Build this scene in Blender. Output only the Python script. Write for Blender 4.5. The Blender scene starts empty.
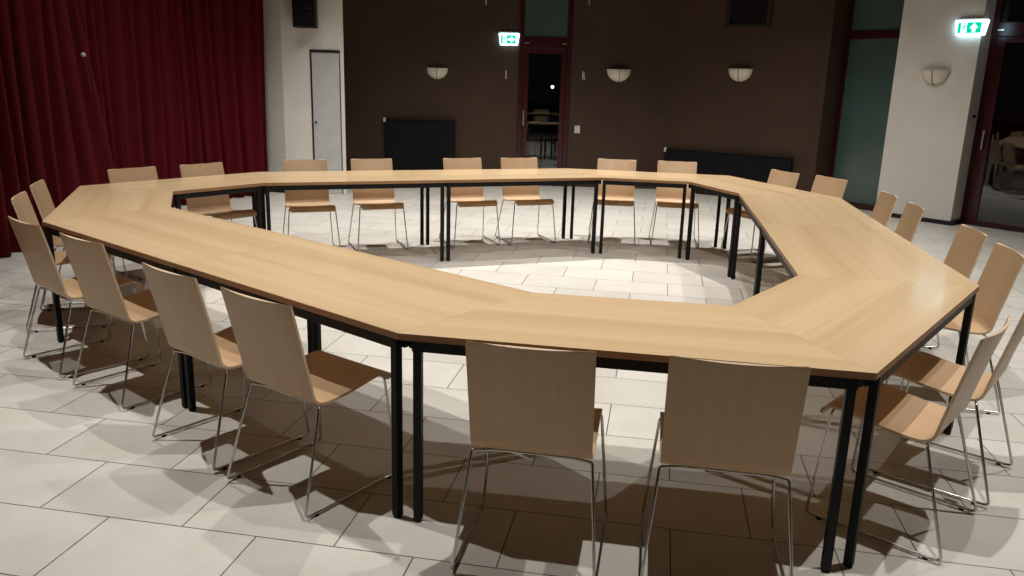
import bpy, bmesh, math, random
from mathutils import Vector, Matrix
random.seed(7)
S = bpy.context.scene
COL = S.collection
PI = math.pi

# ------------------------------------------------------------------ materials
def newmat(name):
    m = bpy.data.materials.new(name); m.use_nodes = True
    nt = m.node_tree; b = nt.nodes['Principled BSDF']
    return m, nt, b

def N(nt, t, **kw):
    n = nt.nodes.new(t)
    for k, v in kw.items(): setattr(n, k, v)
    return n

def mix(nt, fac, a, b, blend='MIX'):
    n = N(nt, 'ShaderNodeMix', data_type='RGBA', blend_type=blend)
    for sock, v in ((0, fac), (6, a), (7, b)):
        if hasattr(v, 'is_linked') or isinstance(v, bpy.types.NodeSocket): nt.links.new(v, n.inputs[sock])
        else: n.inputs[sock].default_value = v if not isinstance(v, tuple) else (*v, 1) if len(v) == 3 else v
    return n.outputs[2]

def ramp(nt, src, stops):
    r = N(nt, 'ShaderNodeValToRGB')
    while len(r.color_ramp.elements) < len(stops): r.color_ramp.elements.new(.5)
    for e, (p, c) in zip(r.color_ramp.elements, stops):
        e.position = p; e.color = (*c, 1)
    nt.links.new(src, r.inputs[0]); return r.outputs[0]

def coords(nt, scale=(1, 1, 1), rot=(0, 0, 0), loc=(0, 0, 0), rnd=0):
    tc = N(nt, 'ShaderNodeTexCoord'); out = tc.outputs['Object']
    if rnd:
        oi = N(nt, 'ShaderNodeObjectInfo'); mu = N(nt, 'ShaderNodeMath', operation='MULTIPLY'); mu.inputs[1].default_value = rnd
        nt.links.new(oi.outputs['Random'], mu.inputs[0])
        ad = N(nt, 'ShaderNodeVectorMath', operation='ADD'); nt.links.new(out, ad.inputs[0]); nt.links.new(mu.outputs[0], ad.inputs[1]); out = ad.outputs[0]
    mp = N(nt, 'ShaderNodeMapping'); mp.inputs['Scale'].default_value = scale; mp.inputs['Rotation'].default_value = rot; mp.inputs['Location'].default_value = loc
    nt.links.new(out, mp.inputs[0]); return mp.outputs[0]

def noise(nt, vec, scale, detail=4, rough=.5):
    n = N(nt, 'ShaderNodeTexNoise'); n.inputs['Scale'].default_value = scale; n.inputs['Detail'].default_value = detail; n.inputs['Roughness'].default_value = rough
    nt.links.new(vec, n.inputs['Vector']); return n.outputs['Fac']

def bump(nt, b, h, strength=.2, dist=.01):
    n = N(nt, 'ShaderNodeBump'); n.inputs['Strength'].default_value = strength; n.inputs['Distance'].default_value = dist
    nt.links.new(h, n.inputs['Height']); nt.links.new(n.outputs[0], b.inputs['Normal'])

def plain(name, col, rough=.5, metal=0., var=.06, scale=30, spec=.5):
    m, nt, b = newmat(name)
    v = coords(nt); f = noise(nt, v, scale, 3)
    d = tuple(max(0, c * (1 - var * 2)) for c in col); l = tuple(min(1, c * (1 + var * 2)) for c in col)
    nt.links.new(ramp(nt, f, [(.3, d), (.7, l)]), b.inputs['Base Color'])
    b.inputs['Roughness'].default_value = rough; b.inputs['Metallic'].default_value = metal; b.inputs['Specular IOR Level'].default_value = spec
    return m

def wood(name, cols, scale, band, rough, rnd, spec=.5, dark=(.88, .845, .79), coat=0.):
    """straight fine grain along local X (broad bands + fine streaks)"""
    m, nt, b = newmat(name)
    v1 = coords(nt, scale, rnd=rnd); f1 = noise(nt, v1, 1.0, 6, .62)
    v2 = coords(nt, band, rnd=rnd); f2 = noise(nt, v2, 1.0, 3, .5)
    c1 = ramp(nt, f1, [(.30, cols[0]), (.55, cols[1]), (.75, cols[2])])
    c2 = ramp(nt, f2, [(.36, dark), (.62, (1.0, 1.0, 1.0))])
    nt.links.new(mix(nt, 1.0, c1, c2, 'MULTIPLY'), b.inputs['Base Color'])
    b.inputs['Roughness'].default_value = rough; b.inputs['Specular IOR Level'].default_value = spec
    b.inputs['Coat Weight'].default_value = coat; b.inputs['Coat Roughness'].default_value = .13
    bump(nt, b, f1, .04, .002)
    return m

M = {}
M['table_top'] = wood('beech_laminate', [(.635, .445, .248), (.67, .475, .272), (.70, .505, .298)], (.6, 34, 34), (.2, 8, 8), .42, 9, .4, coat=.55)
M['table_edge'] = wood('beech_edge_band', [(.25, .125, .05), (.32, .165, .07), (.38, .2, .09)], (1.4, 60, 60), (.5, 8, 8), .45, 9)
M['ply'] = wood('beech_plywood', [(.52, .343, .195), (.54, .36, .208), (.56, .378, .222)], (70, 1.6, 1.6), (9, .6, .6), .40, 7, .45, (.96, .945, .92))
M['ply_edge'] = wood('plywood_edge', [(.56, .40, .25), (.62, .46, .30), (.68, .52, .36)], (4, 4, 200), (2, 2, 2), .55, 7)
M['black_steel'] = plain('black_powder_coated_steel', (.006, .006, .0065), .5, 0, .1, 60, .2)
M['chrome'] = plain('chrome_rod', (.52, .51, .49), .2, 1.0, .03, 40)
M['black_plastic'] = plain('black_plastic', (.004, .004, .004), .6, 0, .06, 30, .2)
M['dark_wall'] = None
M['maroon'] = plain('maroon_gloss_paint', (.04, .0022, .006), .28, 0, .08, 5)
M['steel'] = plain('brushed_steel', (.7, .69, .66), .3, .9, .05, 80)
M['white_plastic'] = plain('white_plastic', (.62, .60, .55), .4, 0, .03)
M['radiator'] = plain('black_radiator_enamel', (.004, .0042, .005), .6, 0, .1, 8, .2)
M['picture_frame'] = plain('dark_picture_frame', (.02, .014, .01), .45)
M['closet'] = plain('pale_grey_painted_door', (.50, .50, .475), .5, 0, .03, 6)
M['black_trim'] = plain('black_painted_trim', (.008, .008, .008), .5)
M['brass'] = plain('aged_brass_band', (.10, .065, .03), .45, .5, .1)
M['speaker_case'] = plain('black_speaker_vinyl', (.003, .003, .0035), .65, 0, .15, 120)
M['ceiling_paint'] = plain('brown_ceiling_boards', (.10, .07, .05), .7, 0, .08, 4)
M['night_ground'] = plain('night_paving', (.02, .02, .022), .8, 0, .1, 3)

def mat_walls():
    m, nt, b = newmat('dark_brown_wall_paint')
    v = coords(nt, (1, 1, 1)); f = noise(nt, v, 2.2, 6, .6); g = noise(nt, v, 60, 3)
    nt.links.new(ramp(nt, f, [(.3, (.052, .0285, .0168)), (.7, (.066, .0365, .0215))]), b.inputs['Base Color'])
    b.inputs['Roughness'].default_value = .62; b.inputs['Specular IOR Level'].default_value = .3; bump(nt, b, g, .25, .004)
    M['dark_wall'] = m
    m, nt, b = newmat('white_painted_masonry')
    v = coords(nt, (1, 1, 1)); f = noise(nt, v, 2.5, 5, .6); g = noise(nt, v, 40, 4)
    nt.links.new(ramp(nt, f, [(.3, (.70, .66, .59)), (.7, (.76, .72, .65))]), b.inputs['Base Color'])
    b.inputs['Roughness'].default_value = .75; bump(nt, b, g, .3, .006)
    M['white_wall'] = m
    m, nt, b = newmat('rear_wall_paint')
    v = coords(nt); f = noise(nt, v, 2.5, 5, .6)
    nt.links.new(ramp(nt, f, [(.3, (.16, .12, .09)), (.7, (.2, .15, .115))]), b.inputs['Base Color']); b.inputs['Roughness'].default_value = .8
    M['rear_wall'] = m
mat_walls()

def mat_floor():
    m, nt, b = newmat('pale_stone_floor_tiles')
    a = math.radians(10.0)
    # rows run along -10 degrees in plan, tiles 0.588 x 0.391 m, half bond
    v = coords(nt, (1, 1, 1), (0, 0, a), (1.921 + 40 * .588, -2.402 + 42 * .391, 0))
    br = N(nt, 'ShaderNodeTexBrick', offset=.5, offset_frequency=2, squash=1)
    br.inputs['Scale'].default_value = 1; br.inputs['Brick Width'].default_value = .588; br.inputs['Row Height'].default_value = .391
    br.inputs['Mortar Size'].default_value = .0026; br.inputs['Mortar Smooth'].default_value = .15; br.inputs['Bias'].default_value = 0
    br.inputs['Color1'].default_value = (.60, .565, .50, 1); br.inputs['Color2'].default_value = (.68, .64, .575, 1); br.inputs['Mortar'].default_value = (.075, .065, .055, 1)
    nt.links.new(v, br.inputs['Vector'])
    v2 = coords(nt); f = noise(nt, v2, 3.5, 8, .65); g = noise(nt, v2, 45, 4, .6)
    c2 = ramp(nt, f, [(.3, (.90, .885, .86)), (.6, (1, 1, 1)), (.8, (1.0, .99, .97))])
    c3 = ramp(nt, g, [(.3, (.97, .965, .96)), (.7, (1, 1, 1))])
    nt.links.new(mix(nt, 1.0, mix(nt, 1.0, br.outputs['Color'], c2, 'MULTIPLY'), c3, 'MULTIPLY'), b.inputs['Base Color'])
    b.inputs['Roughness'].default_value = .42; b.inputs['Specular IOR Level'].default_value = .4
    inv = N(nt, 'ShaderNodeMath', operation='SUBTRACT'); inv.inputs[0].default_value = 1; nt.links.new(br.outputs['Fac'], inv.inputs[1])
    bump(nt, b, inv.outputs[0], .5, .002)
    M['floor'] = m
mat_floor()

def mat_curtain():
    m, nt, b = newmat('red_velvet')
    v = coords(nt, (1, 1, .15)); f = noise(nt, v, 9, 4); g = noise(nt, coords(nt), 260, 2)
    nt.links.new(ramp(nt, f, [(.3, (.072, .0018, .0052)), (.7, (.096, .0024, .007))]), b.inputs['Base Color'])
    b.inputs['Roughness'].default_value = .85; b.inputs['Sheen Weight'].default_value = .08; b.inputs['Sheen Roughness'].default_value = .5
    b.inputs['Sheen Tint'].default_value = (.6, .05, .07, 1); b.inputs['Specular IOR Level'].default_value = .15
    bump(nt, b, g, .15, .002)
    M['curtain'] = m
mat_curtain()

def mat_glass():
    m, nt, b = newmat('clear_door_glass')
    v = coords(nt); f = noise(nt, v, 1.2, 1)
    nt.links.new(ramp(nt, f, [(.3, (.86, .90, .89)), (.7, (.88, .92, .90))]), b.inputs['Base Color'])
    b.inputs['Roughness'].default_value = .0; b.inputs['Transmission Weight'].default_value = 1; b.inputs['IOR'].default_value = 1.5
    M['glass'] = m
    m, nt, b = newmat('green_ornamental_glass')
    v = coords(nt, (1, 1, .35)); vo = N(nt, 'ShaderNodeTexVoronoi', feature='DISTANCE_TO_EDGE'); vo.inputs['Scale'].default_value = 38; nt.links.new(v, vo.inputs['Vector'])
    f = noise(nt, coords(nt), 1.4, 3)
    nt.links.new(ramp(nt, f, [(.3, (.055, .098, .085)), (.7, (.07, .12, .105))]), b.inputs['Base Color'])
    b.inputs['Roughness'].default_value = .22; b.inputs['Specular IOR Level'].default_value = .7
    bump(nt, b, vo.outputs[0], .3, .006)
    M['green_glass'] = m
    m, nt, b = newmat('alabaster_lamp_glass')
    v = coords(nt); f = noise(nt, v, 14, 5, .7)
    nt.links.new(ramp(nt, f, [(.3, (.66, .60, .48)), (.7, (.82, .77, .66))]), b.inputs['Base Color']); b.inputs['Roughness'].default_value = .35
    M['alabaster'] = m
    m, nt, b = newmat('painting_canvas')
    v = coords(nt, (1, 1, .8)); f = noise(nt, v, 9, 6, .7)
    nt.links.new(ramp(nt, f, [(.35, (.006, .006, .008)), (.6, (.014, .013, .014)), (.8, (.07, .055, .04))]), b.inputs['Base Color']); b.inputs['Roughness'].default_value = .25
    M['canvas'] = m
mat_glass()

def emit(name, col, strength):
    m, nt, b = newmat(name)
    f = noise(nt, coords(nt), 6, 1)
    c = ramp(nt, f, [(.3, tuple(x * .96 for x in col)), (.7, col)])
    nt.links.new(c, b.inputs['Emission Color']); b.inputs['Emission Strength'].default_value = strength
    b.inputs['Base Color'].default_value = (*col, 1); b.inputs['Roughness'].default_value = .3
    return m
M['sign_white'] = emit('lit_sign_white', (.55, .84, 1.0), 4.8)
M['sign_green'] = emit('lit_sign_green', (.0, .60, .36), 1.0)
M['lamp_globe'] = emit('lit_garden_globe', (.9, 1.0, .95), 9)

# ------------------------------------------------------------------ mesh helpers
class MB:
    def __init__(s): s.v = []; s.f = []; s.m = []; s.sm = []
    def add(s, vs, fs, mat=0, smooth=False):
        o = len(s.v); s.v += [tuple(v) for v in vs]
        for f in fs: s.f.append([o + i for i in f]); s.m.append(mat); s.sm.append(smooth)
        return s
    def box(s, c, d, mat=0, u=(1, 0), bev=0.):
        """oriented box: centre c, sizes d, local x axis u in plan"""
        bm = bmesh.new(); bmesh.ops.create_cube(bm, size=1)
        for v in bm.verts: v.co = Vector((v.co.x * d[0], v.co.y * d[1], v.co.z * d[2]))
        if bev: bmesh.ops.bevel(bm, geom=list(bm.edges), offset=bev, segments=2, profile=.5, affect='EDGES')
        L = math.hypot(*u); ux, uy = u[0] / L, u[1] / L
        vs = [(c[0] + v.co.x * ux - v.co.y * uy, c[1] + v.co.x * uy + v.co.y * ux, c[2] + v.co.z) for v in bm.verts]
        bm.verts.index_update(); fs = [[v.index for v in f.verts] for f in bm.faces]
        bm.free(); return s.add(vs, fs, mat)
    def prism(s, poly, z0, z1, mat_top=0, mat_side=0, bev=0.):
        bm = bmesh.new(); vb = [bm.verts.new((x, y, z0)) for x, y in poly]; vt = [bm.verts.new((x, y, z1)) for x, y in poly]
        n = len(poly); bm.faces.new(list(reversed(vb))); bm.faces.new(vt)
        for i in range(n): bm.faces.new([vb[i], vb[(i + 1) % n], vt[(i + 1) % n], vt[i]])
        bmesh.ops.recalc_face_normals(bm, faces=list(bm.faces))
        if bev: bmesh.ops.bevel(bm, geom=list(bm.edges), offset=bev, segments=1, affect='EDGES')
        bm.normal_update(); bm.verts.index_update(); o = len(s.v); s.v += [tuple(v.co) for v in bm.verts]
        for f in bm.faces:
            s.f.append([o + v.index for v in f.verts]); s.m.append(mat_top if abs(f.normal.z) > .9 else mat_side); s.sm.append(False)
        bm.free(); return s
    def tube(s, pts, r, seg=8, mat=0, closed_ends=True):
        pts = [Vector(p) for p in pts]; rings = []; prev = None
        for i, p in enumerate(pts):
            t = (pts[min(i + 1, len(pts) - 1)] - pts[max(i - 1, 0)]).normalized()
            if prev is None:
                a = Vector((0, 0, 1)) if abs(t.z) < .9 else Vector((1, 0, 0)); n = t.cross(a).normalized()
            else: n = (prev - t * prev.dot(t)).normalized()
            prev = n; bnm = t.cross(n); rr = r[i] if isinstance(r, (list, tuple)) else r
            rings.append([p + (n * math.cos(2 * PI * k / seg) + bnm * math.sin(2 * PI * k / seg)) * rr for k in range(seg)])
        vs = [v for ring in rings for v in ring]; fs = []
        for i in range(len(rings) - 1):
            for k in range(seg): fs.append([i * seg + k, i * seg + (k + 1) % seg, (i + 1) * seg + (k + 1) % seg, (i + 1) * seg + k])
        s.add(vs, fs, mat, True)
        if closed_ends:
            s.add(rings[0], [list(reversed(range(seg)))], mat); s.add(rings[-1], [list(range(seg))], mat)
        return s
    def lathe(s, prof, c=(0, 0, 0), seg=20, mat=0, a0=0., a1=2 * PI):
        full = abs(a1 - a0 - 2 * PI) < 1e-6; n = seg if full else seg + 1; vs = []; fs = []
        for r, z in prof:
            for k in range(n):
                a = a0 + (a1 - a0) * k / seg; vs.append((c[0] + r * math.cos(a), c[1] + r * math.sin(a), c[2] + z))
        for i in range(len(prof) - 1):
            for k in range(seg): k2 = (k + 1) % n; fs.append([i * n + k, i * n + k2, (i + 1) * n + k2, (i + 1) * n + k])
        return s.add(vs, fs, mat, True)
    def build(s, name, mats, parent=None, fix=True):
        me = bpy.data.meshes.new(name); me.from_pydata(s.v, [], s.f)
        for m in (mats if isinstance(mats, (list, tuple)) else [mats]): me.materials.append(m)
        me.polygons.foreach_set('material_index', s.m); me.polygons.foreach_set('use_smooth', s.sm)
        if fix:
            bm = bmesh.new(); bm.from_mesh(me); bmesh.ops.recalc_face_normals(bm, faces=list(bm.faces)); bm.to_mesh(me); bm.free()
        me.update()
        o = bpy.data.objects.new(name, me); COL.objects.link(o)
        if parent: o.parent = parent
        return o

def fillet(pts, r, n=5):
    P = [Vector(p) for p in pts]; out = [P[0]]; rs = r if isinstance(r, (list, tuple)) else [r] * len(P)
    for i in range(1, len(P) - 1):
        a = (P[i - 1] - P[i]); b = (P[i + 1] - P[i]); d = min(rs[i], a.length * .45, b.length * .45)
        p0 = P[i] + a.normalized() * d; p1 = P[i] + b.normalized() * d
        for k in range(n + 1):
            t = k / n; out.append((1 - t) ** 2 * p0 + 2 * t * (1 - t) * P[i] + t * t * p1)
    out.append(P[-1]); return out

def tag(o, label=None, cat=None, group=None, kind=None):
    if label: o['label'] = label
    if cat: o['category'] = cat
    if group: o['group'] = group
    if kind: o['kind'] = kind
    return o
def empty(name, loc, ang=0., label=None, cat=None, group=None):
    o = bpy.data.objects.new(name, None); COL.objects.link(o); o.location = loc; o.rotation_euler = (0, 0, ang); o.empty_display_size = .1
    return tag(o, label, cat, group)
def kids(o): return [c for c in COL.objects if c.parent == o]
def copy_tree(o, parent=None):
    c = o.copy(); COL.objects.link(c); c.parent = parent
    for ch in kids(o): copy_tree(ch, c)
    return c

# ------------------------------------------------------------------ setting
H = 5.2
class Wall:
    """vertical plane a->b; inward normal to the room; P(s, z, out) gives a point s metres along it"""
    def __init__(s, a, b):
        s.a = Vector(a); d = Vector(b) - s.a; s.L = d.length; s.u = d.normalized(); s.n = Vector((s.u.y, -s.u.x))
        s.ang = math.atan2(s.u.y, s.u.x)
    def P(s, t, z, out=0.): p = s.a + s.u * t + s.n * out; return (p.x, p.y, z)
    def slab(s, mb, t0, t1, z0, z1, th=.12, out=0., mat=0, bev=0.):
        """box on the plane reaching `out` into the room and `th` deep behind that"""
        c = s.P((t0 + t1) / 2, (z0 + z1) / 2, out - th / 2); return mb.box(c, (t1 - t0, th, z1 - z0), mat, s.u, bev)

def structure(name, mb, mats): return tag(mb.build(name, mats), kind='structure')

fl = MB().box((1.2, 5.0, -.05), (13.6, 16.6, .1)); structure('floor', fl, M['floor'])
ce = MB().box((1.2, 5.0, H + .06), (13.6, 16.6, .12)); structure('ceiling', ce, M['ceiling_paint'])
gr = MB().box((0, 38.3, -.09), (60, 50, .1)); structure('ground', gr, M['night_ground'])

W_back = Wall((-2.9, 12.85), (2.2, 12.85)); W_right = Wall((2.2, 12.85), (4.263, 11.458)); W_reveal = Wall((4.263, 11.458), (4.491, 11.653))
W_win = Wall((4.491, 11.653), (5.07, 10.995)); W_pil = Wall((4.83, 10.795), (5.46, 10.06)); W_door = Wall((5.70, 10.25), (6.63, 9.07))
W_clo = Wall((-3.21, 11.225), (-2.32, 11.326)); W_side = Wall((-3.95, 11.50), (-3.165, 11.23))

mb = MB(); W_back.slab(mb, 0, 2.91, 0, H); W_back.slab(mb, 3.70, W_back.L + .02, 0, H)
structure('wall_back', mb, M['dark_wall'])
mb = MB(); W_right.slab(mb, 0, W_right.L, 0, H); W_reveal.slab(mb, -.1, W_reveal.L, 0, H, .1)
structure('wall_back_right', mb, M['dark_wall'])
mb = MB(); poly = [(4.83, 10.795), (5.46, 10.06), (5.70, 10.265), (5.07, 11.0)]; mb.prism(poly, 0, H)
structure('wall_right', mb, M['white_wall'])
mb = MB(); W_pil.slab(mb, 0, W_pil.L + .008, .0, .055, .02, .008)
mb.box((5.585, 10.148, .0275), (.31, .016, .055), 0, (.24, .205))
structure('baseboard_right', mb, M['black_trim'])
mb = MB(); poly = [(-3.95, 11.50), (-3.165, 11.23), (-2.355, 11.322), (-2.78, 12.86), (-3.85, 12.86)]; mb.prism(poly, 0, H)
structure('wall_left_corner', mb, M['white_wall'])
mb = MB(); W_side.slab(mb, .0, W_side.L + .008, 0, .055, .02, .008); structure('baseboard_left', mb, M['black_trim'])
mb = MB(); mb.box((-5.15, 4.9, H / 2), (.12, 16.2, H)); structure('wall_left', mb, M['rear_wall'])
mb = MB(); mb.box((-4.5, 12.2, H / 2), (1.4, .12, H)); structure('wall_left_back', mb, M['rear_wall'])
mb = MB(); mb.box((1.2, -3.1, H / 2), (12.8, .12, H)); structure('wall_front', mb, M['rear_wall'])
mb = MB(); mb.box((7.55, 2.9, H / 2), (.12, 11.9, H)); mb.box((7.08, 8.9, H / 2), (1.0, .12, H), 0, (.62, -.2)); structure('wall_right_side', mb, M['rear_wall'])

# central glazed door with transom light
def glazed_door(n, W, s0, s1, frame, st, z_tr0, z_tr1, handle_s, handle_z, green_top=True, plinth=.07):
    mb = MB(); d = .09; o = .02
    W.slab(mb, s0, s0 + frame, 0, H, d, o, 0, .004); W.slab(mb, s1 - frame, s1, 0, H, d, o, 0, .004)
    W.slab(mb, s0 + frame, s1 - frame, z_tr0 + .07, z_tr1, d, o, 0, .004); W.slab(mb, s0 + frame, s1 - frame, H - .08, H, d, o, 0, .004)
    dr = structure('door_%d' % n, mb, M['maroon'])
    lf = MB(); a, b = s0 + frame + .003, s1 - frame - .003; lo = .028
    W.slab(lf, a, a + st, .012, z_tr0 + .065, .06, lo, 0, .004); W.slab(lf, b - st, b, .012, z_tr0 + .065, .06, lo, 0, .004)
    W.slab(lf, a + st, b - st, .012, plinth, .06, lo, 0, .004); W.slab(lf, a + st, b - st, z_tr0, z_tr0 + .065, .06, lo, 0, .004)
    leaf = lf.build('door_leaf', M['maroon'], dr)
    g = MB(); W.slab(g, a + st - .01, b - st + .01, plinth - .01, z_tr0 + .01, .008, .0); g.build('glass_pane', M['glass'], dr)
    t = MB(); W.slab(t, s0 + frame - .005, s1 - frame + .005, z_tr1 - .005, H - .075, .01, -.01); t.build('transom_pane', M['green_glass'] if green_top else M['glass'], dr)
    hd = MB()
    p0 = W.P(handle_s, handle_z, .03); hd.tube([W.P(handle_s, handle_z - .115, .075), W.P(handle_s, handle_z + .115, .075)], .011, 10)
    hd.tube([W.P(handle_s, handle_z - .08, .02), W.P(handle_s, handle_z - .08, .075)], .008, 8); hd.tube([W.P(handle_s, handle_z + .08, .02), W.P(handle_s, handle_z + .08, .075)], .008, 8)
    hd.build('door_handle', M['steel'], dr)
    hg = MB()
    for hs in (a + .035, b - .035): W.slab(hg, hs - .035, hs + .035, z_tr0 + .135, z_tr0 + .15, .02, .034)
    hg.build('hinge_plate', M['steel'], dr)
    return dr
glazed_door(1, W_back, 2.905, 3.705, .075, .075, 2.02, 2.25, 3.0, 1.05)
glazed_door(2, W_door, -.01, 1.25, .07, .115, 2.21, 2.44, .12, 1.06, False, .06)

# tall green window beside the pillar
mb = MB(); W_win.slab(mb, 0, .055, 0, H, .08, .02, 0, .004); W_win.slab(mb, .05, W_win.L, 2.275, 2.38, .08, .02, 0, .004); W_win.slab(mb, .05, W_win.L, 0, .08, .08, .02, 0, .004)
W_win.slab(mb, W_win.L - .03, W_win.L + .01, 0, H, .08, .02, 0, .004); W_win.slab(mb, .05, W_win.L, H - .08, H, .08, .02, 0, .004)
wn = structure('window_1', mb, M['maroon'])
g = MB(); W_win.slab(g, .05, W_win.L - .025, .075, 2.28, .012, -.015); g.build('lower_pane', M['green_glass'], wn)
g = MB(); W_win.slab(g, .05, W_win.L - .025, 2.375, H - .075, .012, -.015); g.build('upper_pane', M['green_glass'], wn)

# white closet door flush in the corner wall
mb = MB(); a, b, zt = .435, .80, 1.90
W_clo.slab(mb, a - .022, a, 0, zt + .005, .02, .008); W_clo.slab(mb, b, b + .012, 0, zt + .005, .02, .008); W_clo.slab(mb, a - .022, b + .012, zt, zt + .035, .025, .014)
cd = structure('door_3', mb, M['black_trim'])
lf = MB(); W_clo.slab(lf, a + .002, b - .002, .008, zt - .004, .02, .006, 0, .002); lf.build('door_leaf', M['closet'], cd)
kn = MB(); kn.tube([W_clo.P(a + .035, .98, .0), W_clo.P(a + .035, .98, .03)], .014, 10); kn.build('door_knob', M['black_plastic'], cd)

# ------------------------------------------------------------------ curtains
def curtain(name, ctrl, label, amp, wl, seed, dz=0., swing=None):
    rnd = random.Random(seed)
    P = [Vector(p) for p in ctrl]; pts = []
    for i in range(len(P) - 1):
        p0, p1, p2, p3 = P[max(i - 1, 0)], P[i], P[i + 1], P[min(i + 2, len(P) - 1)]
        for k in range(20):
            t = k / 20
            pts.append(.5 * ((2 * p1) + (p2 - p0) * t + (2 * p0 - 5 * p1 + 4 * p2 - p3) * t * t + (3 * p1 - p0 - 3 * p2 + p3) * t ** 3))
    pts.append(P[-1]); acc = [0]
    for i in range(1, len(pts)): acc.append(acc[-1] + (pts[i] - pts[i - 1]).length)
    tot = acc[-1]; n = int(tot / .012); cols = []; ph = 0.; step = tot / n; nxt = 0.; w = wl; am = amp; j = 0
    for i in range(n + 1):
        s = i * step
        if ph >= nxt: w = wl * rnd.uniform(.7, 1.4); am = amp * rnd.uniform(.6, 1.25); nxt += 2 * PI
        ph += 2 * PI * step / w
        while j < len(acc) - 2 and acc[j + 1] < s: j += 1
        t = (s - acc[j]) / max(1e-6, acc[j + 1] - acc[j]); p = pts[j].lerp(pts[j + 1], t); d = (pts[j + 1] - pts[j]).normalized(); nn = Vector((d.y, -d.x))
        cols.append((p, nn, d, ph, am, s / tot))
    zs = [.015, .25, .6, 1., 1.4, 1.8, 2.2, 2.6, 3.0, H - .03]
    mb = MB(); vs = []; nc = len(cols)
    for side in (0, 1):
        for z in zs:
            k = 1.0 - .35 * z / H
            for (p, nn, d, ph, am, q) in cols:
                f = math.sin(ph) + .25 * math.sin(2 * ph + 1 + z * .3)
                drift = .03 * math.sin(q * 11 + z * 1.1)
                sw = swing(q, z) if swing else 0.
                c = p + nn * (f * am * k - side * .006) + d * (drift + .02 * math.sin(ph * .5 + z) + sw)
                vs.append((c.x, c.y, z))
    fs = []; nz = len(zs)
    for r in range(nz - 1):
        for i in range(nc - 1):
            a = r * nc + i; fs.append([a, a + 1, a + nc + 1, a + nc]); a += nz * nc; fs.append([a, a + nc, a + nc + 1, a + 1])
    o2 = nz * nc
    for r in range(nz - 1):
        for i in (0, nc - 1): a = r * nc + i; fs.append([a, a + nc, a + nc + o2, a + o2])
    for i in range(nc - 1):
        for r in (0, nz - 1): a = r * nc + i; fs.append([a, a + o2, a + 1 + o2, a + 1])
    mb.add(vs, fs, 0, True)
    return tag(mb.build(name, M['curtain'], fix=False), label, 'curtain', 'red curtains along the side wall')
curtain('velvet_curtain', [(-3.75, 3.6), (-4.2, 5.3), (-4.42, 6.9), (-4.36, 8.0), (-4.33, 8.45)], 'red velvet curtain at the far left, its edge sweeping to the cord', .055, .2, 3,
        swing=lambda q, z: (max(0, q - .86) / .14) * (.42 - .26 * z))
curtain('velvet_curtain', [(-4.50, 8.1), (-4.42, 8.7), (-4.28, 9.4), (-3.95, 10.2), (-3.36, 11.1)], 'red velvet curtain in narrow pleats reaching the white corner wall', .042, .15, 11)
t = empty('curtain_cord', (-4.29, 8.27, 1.34), 0, 'slim pale pull cord with knob hanging on the red curtains', 'curtain cord')
mb = MB(); mb.tube([(0, .09, .02), (.01, .03, .25), (0, 0, .39)], .004, 6); mb.build('cord', M['brass'], t)
mb = MB(); mb.lathe([(0, -.022), (.018, -.015), (.024, 0), (.018, .015), (0, .022)], (0, 0, .40), 12); mb.build('knob', M['white_plastic'], t)

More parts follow.
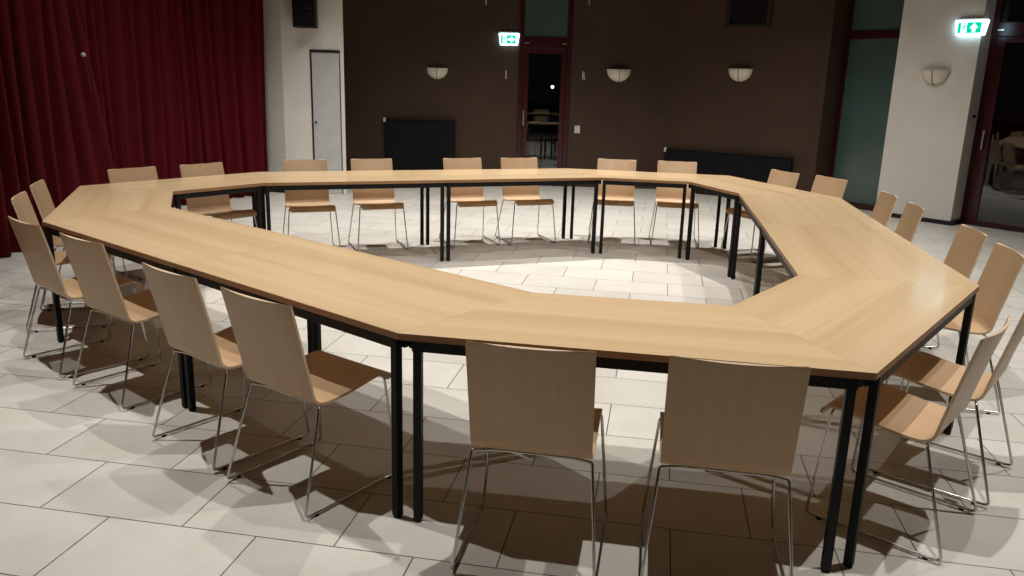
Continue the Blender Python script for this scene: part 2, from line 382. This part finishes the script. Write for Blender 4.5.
# ------------------------------------------------------------------ tables
TH = .74
I = [(-2.273, 5.304), (.091, 3.352), (.912, 3.229), (1.384, 3.823), (1.895, 6.852), (1.635, 7.595), (.811, 7.73), (-2.068, 6.648), (-2.554, 6.027)]
O = [(-2.761, 4.666), (-.398, 2.73), (1.178, 2.455), (2.205, 3.717), (2.712, 6.729), (2.156, 8.227), (.548, 8.482), (-2.342, 7.394), (-3.329, 6.174)]
MI = [(-1.085, 4.32), (1.645, 5.338), (-.611, 7.19)]; MO = [(-1.59, 3.705), (2.452, 5.215), (-.888, 7.94)]
def table(o0, o1, i1, i0, label, rect):
    o0, o1, i1, i0 = map(Vector, (o0, o1, i1, i0))
    c = (o0 + o1 + i0 + i1) / 4; u = (o1 - o0).normalized(); ang = math.atan2(u.y, u.x)
    R = Matrix.Rotation(-ang, 2)
    L = [R @ (p - c) for p in (o0, o1, i1, i0)]        # outer edge along local x, inner edge at larger y
    t = empty('rectangular_table' if rect else 'trapezoid_table', (c.x, c.y, 0), ang, label, 'table', 'conference tables set in a ring')
    def inset(poly, d):
        out = []
        n = len(poly)
        for k in range(n):
            a, b, e = poly[k - 1], poly[k], poly[(k + 1) % n]
            d1 = (b - a).normalized(); d2 = (e - b).normalized(); n1 = Vector((-d1.y, d1.x)); n2 = Vector((-d2.y, d2.x))
            p1 = a + n1 * d; p2 = b + n2 * d; cr = d1.x * d2.y - d1.y * d2.x; w = p2 - p1
            out.append(p1 + d1 * ((w.x * d2.y - w.y * d2.x) / cr))
        return out
    top = inset(L, .0002)
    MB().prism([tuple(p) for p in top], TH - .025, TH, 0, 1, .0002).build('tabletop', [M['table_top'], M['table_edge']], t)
    fr = inset(L, .0165); fo = inset(L, .012)
    for k in range(4):
        a, b = fr[k], fr[(k + 1) % 4]; m = (a + b) / 2; d = b - a
        MB().box((m.x, m.y, TH - .025 - .021), (d.length - .04, .022, .04), 0, tuple(d), .002).build('frame_rail', M['black_steel'], t)
    for k in range(4):
        b = L[k]; outer = k < 2; e = L[1 - k] if outer else L[5 - k]      # other end of the same long edge
        u2 = (e - b).normalized(); n2 = Vector((0, 1)) if outer else Vector((0, -1))
        n2 = Vector((-u2.y, u2.x)); n2 = n2 if n2.y * (1 if outer else -1) > 0 else -n2
        p = b + u2 * (.029 if rect else .068 if outer else .04) + n2 * .0175; al = tuple(u2)
        lg = MB().box((p.x, p.y, (.006 + TH - .026) / 2), (.031, .031, TH - .026 - .006), 0, al, .003).build('leg', M['black_steel'], t)
        MB().lathe([(0, 0), (.015, 0), (.016, .004), (.015, .007), (0, .007)], (p.x, p.y, 0), 14).build('foot_cap', M['black_plastic'], lg)
    return t
T = table
T(O[0], MO[0], MI[0], I[0], 'beech rectangular table on the left, farther of the two in the long near row', True)
T(MO[0], O[1], I[1], MI[0], 'beech rectangular table in the long near-left row, nearest the viewer', True)
T(O[1], O[2], I[2], I[1], 'beech trapezoid table at the front, with the two chairs whose backs face the viewer', False)
T(O[2], O[3], I[3], I[2], 'beech trapezoid table at the right front corner, with a bluish glint on its top', False)
T(O[3], MO[1], MI[1], I[3], 'beech rectangular table on the right side, next to the front corner table', True)
T(MO[1], O[4], I[4], MI[1], 'beech rectangular table on the right side, farther one toward the green window', True)
T(O[4], O[5], I[5], I[4], 'beech trapezoid table at the far right corner, in front of the long low radiator', False)
T(O[5], O[6], I[6], I[5], 'beech trapezoid table at the far side, just right of the glazed door', False)
T(O[6], MO[2], MI[2], I[6], 'beech rectangular table at the far side, directly in front of the glazed door', True)
T(MO[2], O[7], I[7], MI[2], 'beech rectangular table at the far side, in front of the tall black radiator', True)
T(O[7], O[8], I[8], I[7], 'beech trapezoid table at the far left, along the pleated end of the curtain', False)
T(O[8], O[0], I[0], I[8], 'beech trapezoid table at the left end of the ring, its outer edge toward the curtain', False)

# ------------------------------------------------------------------ chair
def make_chair():
    root = empty('stacking_chair', (0, 0, 0))
    # centre line of the one-piece plywood shell, side view (y forward, z up)
    ctl = [(-.084, .828), (-.062, .74), (-.038, .64), (-.016, .55), (-.002, .487), (.005, .454), (.017, .433), (.037, .4215), (.066, .4175), (.11, .419), (.18, .427), (.26, .439), (.325, .450), (.362, .451), (.388, .445), (.404, .430), (.410, .408)]
    P = [Vector(p) for p in ctl]; path = []
    for i in range(len(P) - 1):
        p0, p1, p2, p3 = P[max(i - 1, 0)], P[i], P[i + 1], P[min(i + 2, len(P) - 1)]
        for k in range(5):
            t = k / 5; path.append(.5 * ((2 * p1) + (p2 - p0) * t + (2 * p0 - 5 * p1 + 4 * p2 - p3) * t * t + (3 * p1 - p0 - 3 * p2 + p3) * t ** 3))
    path.append(P[-1])
    # extra stations near both ends for rounded corners
    def ext(a, b, fr): return [a.lerp(b, f) for f in fr]
    path = [path[0]] + ext(path[0], path[1], (.03, .1, .25, .5)) + path[1:-1] + ext(path[-2], path[-1], (.5, .75, .9)) + [path[-1]]
    acc = [0]
    for i in range(1, len(path)): acc.append(acc[-1] + (path[i] - path[i - 1]).length)
    tot = acc[-1]; nv = len(path); nu = 15; th = .0052
    split = min(range(nv), key=lambda i: (path[i] - Vector((.012, .452))).length)
    mid = []
    for i, p in enumerate(path):
        s = acc[i]; w = .2035
        for r, ds in ((.006, s), (.025, tot - s)):
            if ds < r: w = min(w, .2035 - r + math.sqrt(max(0, r * r - (r - ds) ** 2)))
        back = max(0., min(1., (p.y - .43) / .40)) if i < split else 0.
        seat = max(0., min(1., (p.x - .03) / .1)) * max(0., min(1., (.40 - p.x) / .1)) if i >= split else 0.
        row = []
        for k in range(nu):
            q = 2 * k / (nu - 1) - 1
            row.append(Vector((q * w, p.x - .020 * back * (1 - q * q), p.y - .006 * seat * (1 - q * q))))
        mid.append(row)
    def nrm(i, k):
        a = mid[min(i + 1, nv - 1)][k] - mid[max(i - 1, 0)][k]; b = mid[i][min(k + 1, nu - 1)] - mid[i][max(k - 1, 0)]
        return b.cross(a).normalized() * -1      # toward the sitter / up
    NR = [[nrm(i, k) for k in range(nu)] for i in range(nv)]
    if NR[nv // 2][7].z < 0: NR = [[-n for n in r] for r in NR]
    def piece(name, i0, i1, ends):
        vs = []; ns = []; fs = []; sm = []; mt = []
        idx = {}
        for side in (1, -1):
            for i in range(i0, i1 + 1):
                for k in range(nu):
                    idx[(side, i, k)] = len(vs); vs.append(mid[i][k] + NR[i][k] * th * side); ns.append(NR[i][k] * side)
        for i in range(i0, i1):
            for k in range(nu - 1):
                for side in (1, -1):
                    f = [idx[(side, i, k)], idx[(side, i, k + 1)], idx[(side, i + 1, k + 1)], idx[(side, i + 1, k)]]
                    n = (vs[f[1]] - vs[f[0]]).cross(vs[f[3]] - vs[f[0]])
                    if n.dot(ns[f[0]]) < 0: f.reverse()
                    fs.append(f); sm.append(True); mt.append(0)
        # rim strip with its own vertices
        loop = [(i, 0) for i in range(i0, i1 + 1)]
        other = [(i, nu - 1) for i in range(i0, i1 + 1)]
        strips = [(loop, -1), (other, 1)]
        if 't' in ends: strips.append(([(i0, k) for k in range(nu)], 'top'))
        if 'b' in ends: strips.append(([(i1, k) for k in range(nu)], 'bot'))
        for st, sd in strips:
            base = len(vs)
            for (i, k) in st:
                if sd in (-1, 1): tn = Vector((sd, 0, 0))
                elif sd == 'top': tn = (mid[i0][k] - mid[i0 + 6][k]).normalized()
                else: tn = (mid[i1][k] - mid[i1 - 5][k]).normalized()
                for side in (1, -1): vs.append(mid[i][k] + NR[i][k] * th * side); ns.append(tn)
            for q in range(len(st) - 1):
                f = [base + 2 * q, base + 2 * q + 1, base + 2 * q + 3, base + 2 * q + 2]
                n = (vs[f[1]] - vs[f[0]]).cross(vs[f[3]] - vs[f[0]])
                if n.dot(ns[f[0]]) < 0: f.reverse()
                fs.append(f); sm.append(True); mt.append(1)
        me = bpy.data.meshes.new(name); me.from_pydata([tuple(v) for v in vs], [], fs)
        me.materials.append(M['ply']); me.materials.append(M['ply_edge'])
        me.polygons.foreach_set('use_smooth', sm); me.polygons.foreach_set('material_index', mt); me.update()
        me.normals_split_custom_set_from_vertices([tuple(n) for n in ns])
        o = bpy.data.objects.new(name, me); COL.objects.link(o); o.parent = root; return o
    piece('backrest', 0, split, 't'); piece('seat', split, nv - 1, 'b')
    r = .0056; zf = .0125
    for s in (-1, 1):
        pts = [(s * .13, .045, .4078), (s * .203, .026, .4078), (s * .241, -.089, zf), (s * .241, .403, zf), (s * .204, .366, .4355), (s * .13, .364, .4355)]
        lg = MB().tube(fillet(pts, (0, .011, .022, .022, .014, 0), 6), r, 10).build('sled_leg', M['chrome'], root)
        for y in (-.035, .35):
            g = MB().box((s * .241, y, .005), (.012, .018, .010), 0, (1, 0), .002); g.build('glide', M['black_plastic'], lg)
    for y, z in ((.045, .4078), (.364, .4355)):
        MB().tube([(-.132, y, z), (.132, y, z)], r, 10).build('cross_rod', M['chrome'], root)
    return root

CH = [  # x, y, heading (degrees), label
 (-2.525, 4.26, 50.859, 'plywood chair at the left end of the near-left row, below the leftmost table corner'),
 (-2.023, 3.868, 53.841, 'plywood chair second from the left end of the near-left row, back toward the viewer'),
 (-1.355, 3.276, 52.211, 'plywood chair third from the left end of the near-left row, beside a table leg pair'),
 (-.889, 2.917, 54.099, 'plywood chair nearest in the left row, whole seat and chrome frame in view'),
 (.076, 2.447, 79.517, 'plywood chair seen squarely from behind at the front table, left one of the two'),
 (.695, 2.362, 80.318, 'plywood chair seen squarely from behind at the front table, right one of the two'),
 (1.637, 2.776, 138.232, 'plywood chair seen from the side, just right of the paired front table legs'),
 (2.03, 3.189, 139.751, 'plywood chair cut by the right picture edge, behind the nearest side-on chair'),
 (2.516, 4.185, 167.623, 'plywood chair on the right side, just past the table corner, nearest of four there'),
 (2.655, 4.787, 170.795, 'plywood chair on the right side, second from the table corner, below the door frame'),
 (2.78, 5.774, 169.418, 'plywood chair on the right side, third from the corner, in front of white pillar baseboard'),
 (2.862, 6.383, 172.623, 'plywood chair on the right side, farthest of four, at the pillar\'s left edge'),
 (2.822, 7.437, 200.388, 'plywood chair at the far right corner, in front of the green window'),
 (2.535, 7.868, 201.226, 'plywood chair at the far right corner, by the end of the low radiator'),
 (1.70, 8.547, 263.309, 'plywood chair at the far side, in front of the low radiator\'s white valve'),
 (1.064, 8.585, 261.853, 'plywood chair at the far side, below the wall lamp right of the door'),
 (.064, 8.44, 290.957, 'plywood chair at the far side, in front of the glazed maroon door'),
 (-.511, 8.232, 292.845, 'plywood chair at the far side, between the glazed door and the tall radiator'),
 (-1.38, 7.90, 291.598, 'plywood chair at the far side, at the left edge of the tall black radiator'),
 (-1.965, 7.635, 291.111, 'plywood chair at the far side, in front of the pale closet door'),
 (-2.685, 7.065, 321.664, 'plywood chair before the red curtain, seat visible through the ring opening'),
 (-3.078, 6.605, 323.175, 'plywood chair before the red curtain, only its low backrest showing behind the left table end'),
 (-3.25, 5.65, 19.067, 'plywood chair at the left table end, upper one of the two before the curtain'),
 (-3.031, 5.072, 20.616, 'plywood chair at the left table end, lower one, close behind the leftmost near chair'),
]
proto = make_chair()
for i, (x, y, a, lb) in enumerate(CH):
    c = proto if i == 0 else copy_tree(proto)
    c.location = (x, y, 0); c.rotation_euler = (0, 0, math.radians(a - 90)); tag(c, lb, 'chair', 'plywood chairs around the table ring')

# ------------------------------------------------------------------ wall fittings
def wall_lamp(W, s, z, r, label):
    x, y, _ = W.P(s, z); t = empty('wall_lamp', (x, y, z), W.ang, label, 'wall lamp', 'half bowl wall lamps')
    n = 10; prof = []; dep = .62
    # quarter-sphere bowl, open upward, flat to the wall; local -y is into the room
    def pt(ph, th, rr): return (rr * math.cos(ph) * math.cos(th), -rr * math.cos(th) * math.sin(ph) * dep - .002, -rr * math.sin(th) * .98)
    b = MB(); vs = []; fs = []; nu, nvv = 20, 9
    for rr in (r, r - .006):
        for j in range(nvv + 1):
            for i in range(nu + 1): vs.append(pt(PI * i / nu, PI / 2 * j / nvv, rr))
    k = (nu + 1) * (nvv + 1)
    for j in range(nvv):
        for i in range(nu):
            a = j * (nu + 1) + i; fs.append([a, a + 1, a + nu + 2, a + nu + 1]); fs.append([a + k, a + k + nu + 1, a + k + nu + 2, a + k + 1])
    for i in range(nu): fs.append([i, i + k, i + k + 1, i + 1])
    b.add(vs, fs, 0, True).build('glass_bowl', M['alabaster'], t)
    rm = MB(); rm.tube([pt(PI * i / 24 if True else 0, 0, r + .001) for i in range(25)], .0035, 6); rm.build('rim', M['alabaster'], t)
    st = MB(); st.tube([pt(PI / 2, PI / 2 * j / 12, r + .002) for j in range(13)], .005, 6); st.build('centre_band', M['brass'], t)
    eg = MB(); eg.tube([(r * math.cos(a), -.006, -r * .98 * math.sin(a)) for a in [PI * i / 24 for i in range(25)]], .004, 6); eg.build('edge_band', M['brass'], t)
    pl = MB(); pl.box((0, .0, -r * .4), (r * 1.0, .012, r * .7)); pl.build('back_plate', M['brass'], t)
wall_lamp(W_back, 1.66, 1.755, .165, 'half bowl wall lamp on the dark wall, above the tall black radiator')
wall_lamp(W_back, 4.44, 1.812, .185, 'half bowl wall lamp on the dark wall, right of the glazed door')
wall_lamp(W_right, 1.23, 1.857, .180, 'half bowl wall lamp on the dark wall, below the framed picture')
wall_lamp(W_pil, .516, 1.875, .172, 'half bowl wall lamp on the white pillar')

def exit_sign(W, s, z, w, h, label, arrow):
    x, y, _ = W.P(s, z); t = empty('exit_sign', (x, y, z), W.ang, label, 'exit sign', 'lit emergency exit signs')
    hs = MB(); hs.box((0, -.018, h / 2 + .012), (w * .9, .036, .024), 0, (1, 0), .004); hs.build('housing', M['white_plastic'], t)
    b = MB(); d0, d1 = .0, -.055; tw, bw = w / 2, w / 2 * .84
    vs = [(-tw, d0, h / 2), (tw, d0, h / 2), (tw, d1, h / 2), (-tw, d1, h / 2), (-bw, d0, -h / 2), (bw, d0, -h / 2), (bw, d1, -h / 2), (-bw, d1, -h / 2)]
    b.add(vs, [[0, 1, 2, 3], [7, 6, 5, 4], [3, 2, 6, 7], [1, 0, 4, 5], [0, 3, 7, 4], [2, 1, 5, 6]]); b.build('light_box', M['sign_white'], t)
    f = -.0565
    def plate(name, polys, m, yy):
        q = MB()
        for p in polys:
            n = len(p); p = [(-.2 + (a + .22) * 1.25, c * 1.12) for a, c in p] if name == 'running_figure' else p; vs = [(a * w, yy, c * h) for a, c in p] + [(a * w, yy + .001, c * h) for a, c in p]
            q.add(vs, [list(range(n)), [n + i for i in reversed(range(n))]] + [[i, (i + 1) % n, n + (i + 1) % n, n + i] for i in range(n)])
        return q.build(name, m, t)
    R = lambda a, b, c, d: [(a, c), (b, c), (b, d), (a, d)]
    plate('green_bar', [R(-.40, -.29, -.36, .36)], M['sign_green'], f)
    # running figure in the white doorway
    man = [[(-.215 + .026 * math.cos(k * PI / 5), .255 + .075 * math.sin(k * PI / 5)) for k in range(10)],
           [(-.235, .17), (-.195, .17), (-.2, -.02), (-.245, -.02)],
           [(-.245, -.02), (-.2, -.02), (-.165, -.17), (-.19, -.2)], [(-.245, -.02), (-.21, -.02), (-.265, -.3), (-.3, -.3)],
           [(-.235, .15), (-.225, .1), (-.28, .0), (-.29, .04)], [(-.2, .15), (-.2, .08), (-.15, .03), (-.14, .08)]]
    plate('running_figure', man, M['sign_green'], f)
    plate('green_field', [R(-.12, .33, -.37, .37)], M['sign_green'], f)
    cx = .105
    if arrow == 'up': ar = [[(cx - .125, -.02), (cx + .125, -.02), (cx, .28)], R(cx - .045, cx + .045, -.3, -.02)]
    else: ar = [[(cx + .0, -.27), (cx + .0, .27), (cx + .165, 0)], R(cx - .15, cx + .0, -.09, .09)]
    plate('arrow', ar, M['sign_white'], f - .0012)
exit_sign(W_back, 2.748, 2.205, .315, .17, 'lit green exit sign with arrow pointing right, beside the glazed door', 'right')
exit_sign(W_pil, .858, 2.365, .365, .17, 'lit green exit sign with upward arrow on the white pillar', 'up')

def radiator(W, s0, s1, z0, z1, label, valve_s):
    x, y, _ = W.P((s0 + s1) / 2, 0); x += W.n.x * .004; y += W.n.y * .004
    t = empty('radiator', (x, y, 0), W.ang, label, 'radiator'); w = s1 - s0
    b = MB(); b.box((0, -.085, (z0 + z1) / 2), (w, .07, z1 - z0), 0, (1, 0), .008); b.build('panel', M['radiator'], t)
    f = MB(); n = int(w / .045)
    for i in range(n): f.box((-w / 2 + (i + .5) * w / n, -.1215, (z0 + z1) / 2), (w / n * .55, .006, (z1 - z0) * .92), 0, (1, 0), .002)
    f.build('front_ribs', M['radiator'], t)
    g = MB(); g.box((0, -.085, z1 + .006), (w, .09, .014), 0, (1, 0), .003); g.build('top_grille', M['radiator'], t)
    for sx in (-1, 1):
        k = MB(); k.box((sx * w * .35, -.025, (z0 + z1) / 2), (.05, .05, (z1 - z0) * .7)); k.build('bracket', M['radiator'], t)
    v = MB(); vx = -w / 2 - .03
    v.tube([(vx, -.085, z1 - .03), (vx, -.085, .0)], .009, 8); v.tube([(vx, -.085, z1 - .045), (-w / 2 + .01, -.085, z1 - .045)], .012, 8); v.build('pipe', M['radiator'], t)
    h = MB(); h.tube([(vx, -.085, z1 - .035), (vx, -.085, z1 + .02), (vx, -.085, z1 + .03)], [.022, .024, .018], 12); h.build('valve_knob', M['white_plastic'], t)
radiator(W_back, .885, 1.95, .12, .965, 'tall black radiator on the dark wall, left of the glazed door', 0)
radiator(W_right, .22, 2.13, .12, .64, 'long low black radiator on the dark wall behind the far right tables', 0)

# framed picture
x, y, _ = W_right.P(1.273, 2.42); pw, ph = .66, .86
t = empty('framed_picture', (x, y, 2.42), W_right.ang, 'dark framed picture high on the dark wall above a lamp', 'picture')
f = MB()
for c, d in (((-pw / 2 + .03, -.02, ph / 2), (.06, .04, ph)), ((pw / 2 - .03, -.02, ph / 2), (.06, .04, ph)), ((0, -.02, .03), (pw - .12, .04, .06)), ((0, -.02, ph - .03), (pw - .12, .04, .06))): f.box(c, d, 0, (1, 0), .006)
f.build('frame', M['picture_frame'], t)
c = MB(); c.box((0, -.012, ph / 2), (pw - .11, .012, ph - .11)); c.build('canvas', M['canvas'], t)

# loudspeaker on the corner wall
x, y, _ = W_clo.P(.39, 2.20)
t = empty('loudspeaker', (x, y, 2.20), W_clo.ang, 'black box loudspeaker mounted high on the white corner wall', 'speaker')
b = MB(); b.box((0, -.15, .25), (.30, .2, .5), 0, (1, 0), .012); b.build('cabinet', M['speaker_case'], t)
g = MB(); g.box((0, -.253, .25), (.27, .008, .46), 0, (1, 0), .003); g.build('grille', M['black_plastic'], t)
bd = MB(); bd.box((.06, -.2585, .24), (.035, .003, .012)); bd.build('badge', M['steel'], t)
k = MB(); k.box((0, -.026, .25), (.1, .052, .12)); k.build('wall_bracket', M['black_steel'], t)

# wall hooks with thin cords either side of the door
def hook(W, s, z, label, tilt):
    x, y, _ = W.P(s, z); t = empty('wall_hook', (x, y, z), W.ang, label, 'hook', 'slim metal wall hooks')
    b = MB(); b.box((0, -.004, .0), (.022, .008, .12), 0, (1, 0), .002); b.build('plate', M['white_plastic'], t)
    h = MB(); h.tube(fillet([(0, -.004, .04), (tilt, -.05, .03), (tilt, -.055, -.05), (tilt * 1.5, -.03, -.07)], .02, 4), .006, 8); h.build('arm', M['white_plastic'], t)
    c = MB(); c.tube([(tilt, -.05, -.05), (0, -.018, -.1), (0, -.014, -.29)], .0045, 6); c.build('cord', M['brass'], t)
hook(W_back, 2.715, 1.69, 'slim steel wall hook with cord, left of the glazed door', .0)
hook(W_back, 3.895, 1.71, 'slim steel wall hook with cord, right of the glazed door above the switch', .02)
def rod(W, s, z, label):
    x, y, _ = W.P(s, z); t = empty('wall_bracket', (x, y, z), W.ang, label, 'bracket', 'slim upper wall brackets')
    b = MB(); b.tube(fillet([(0, 0, .3), (0, -.03, .3), (0, -.03, .0)], .01, 3), .007, 8); b.build('rod', M['white_plastic'], t)
    p = MB(); p.box((0, -.004, .3), (.03, .008, .06)); p.build('plate', M['white_plastic'], t)
rod(W_back, 2.387, 2.695, 'slim pale rod hanging on the dark wall, up left of the glazed door')
rod(W_back, 3.935, 2.735, 'slim pale rod hanging on the dark wall, up right of the glazed door')
x, y, _ = W_back.P(3.845, .895)
t = empty('light_switch', (x, y, .895), 0, 'white wall switch on the dark wall just right of the glazed door', 'switch')
b = MB(); b.box((0, -.006, 0), (.085, .012, .115), 0, (1, 0), .003); b.build('plate', M['white_plastic'], t)
b = MB(); b.box((0, -.015, .002), (.045, .008, .06), 0, (1, 0), .002); b.build('rocker', M['white_plastic'], t)
# little dark fitting on the pillar's edge
x, y, z = (5.58, 10.15, 1.33)
t = empty('door_stop', (5.572, 10.16, 1.34), math.atan2(.205, .24), 'small dark door stop on the white pillar side next to the right door', 'door stop')
b = MB(); b.lathe([(0, -.02), (.016, -.018), (.02, 0), (.016, .018), (0, .02)], (0, -.018, 0), 10); b.build('knob', M['black_plastic'], t)
b = MB(); b.tube([(0, 0.02, 0), (0, -.01, 0)], .01, 8); b.build('stem', M['black_plastic'], t)

# lit garden lamp out in the dark, seen through the door pane
t = empty('garden_lamp', (1.66, 40., -.04), 0, 'lit white garden globe lamp outside, seen through the glazed door', 'lamp')
b = MB(); b.lathe([(.0, 0), (.12, 0), (.1, .04), (.035, .08), (.03, 1.26), (.06, 1.30), (0, 1.30)], (0, 0, 0), 14); b.build('post', M['black_steel'], t)
b = MB(); b.lathe([(.0, -.065)] + [(.065 * math.sin(k * PI / 12), -.065 * math.cos(k * PI / 12)) for k in range(1, 12)] + [(0, .065)], (0, 0, 1.362), 18); b.build('globe', M['lamp_globe'], t)

# ------------------------------------------------------------------ light: ceiling spots
def spot(x, y, power, size=100, z=H - .1, blend=1.0, r=.03, col=(1.0, .985, .96), aim=(0, 0)):
    l = bpy.data.lights.new('ceiling_spot', 'SPOT'); l.energy = power; l.spot_size = math.radians(size); l.spot_blend = blend; l.shadow_soft_size = r; l.color = col
    o = bpy.data.objects.new('ceiling_spot', l); COL.objects.link(o); o.location = (x, y, z)
    o.rotation_euler = Vector((-aim[0], -aim[1], 1.0)).to_track_quat('Z', 'Y').to_euler()
    return o
for x, y, p, aim, cone in ((-2.9, 4.05, 570, (.12, -.06), 90), (.63, 2.42, 530, (0, .45), 100), (-1.2, 4.9, 290, (.05, .05), 100), (2.8, 3.05, 450, (-.2, .25), 100),
                           (4.2, 5.4, 450, (-.15, 0), 100), (2.5, 8.7, 760, (0, .05), 100), (-.2, 9.0, 920, (0, .1), 100), (-2.75, 7.95, 600, (.2, .1), 96)):
    spot(x, y, p, cone, aim=aim)

w = bpy.data.worlds.new('night'); S.world = w; w.use_nodes = True
w.node_tree.nodes['Background'].inputs[0].default_value = (.010, .011, .014, 1); w.node_tree.nodes['Background'].inputs[1].default_value = .12

# ------------------------------------------------------------------ camera
f, pitch, roll, hc = 809.8, math.radians(14.4387), math.radians(1.64), 1.62
fw = Vector((0, math.cos(pitch), -math.sin(pitch))); rt = Vector((1, 0, 0)); up = rt.cross(fw)
r2 = rt * math.cos(roll) + up * math.sin(roll); u2 = -rt * math.sin(roll) + up * math.cos(roll)
cam = bpy.data.cameras.new('camera'); co = bpy.data.objects.new('camera', cam); COL.objects.link(co)
cam.sensor_width = 36; cam.sensor_fit = 'HORIZONTAL'; cam.lens = f / 1024 * 36; cam.clip_start = .05; cam.clip_end = 200
mw = Matrix.Identity(4)
for i in range(3): mw[i][0] = r2[i]; mw[i][1] = u2[i]; mw[i][2] = -fw[i]
mw[2][3] = hc; co.matrix_world = mw
S.camera = co
S.view_settings.view_transform = 'Standard'; S.view_settings.look = 'None'; S.view_settings.gamma = 1; S.view_settings.use_curve_mapping = False
S.view_settings.exposure = .0
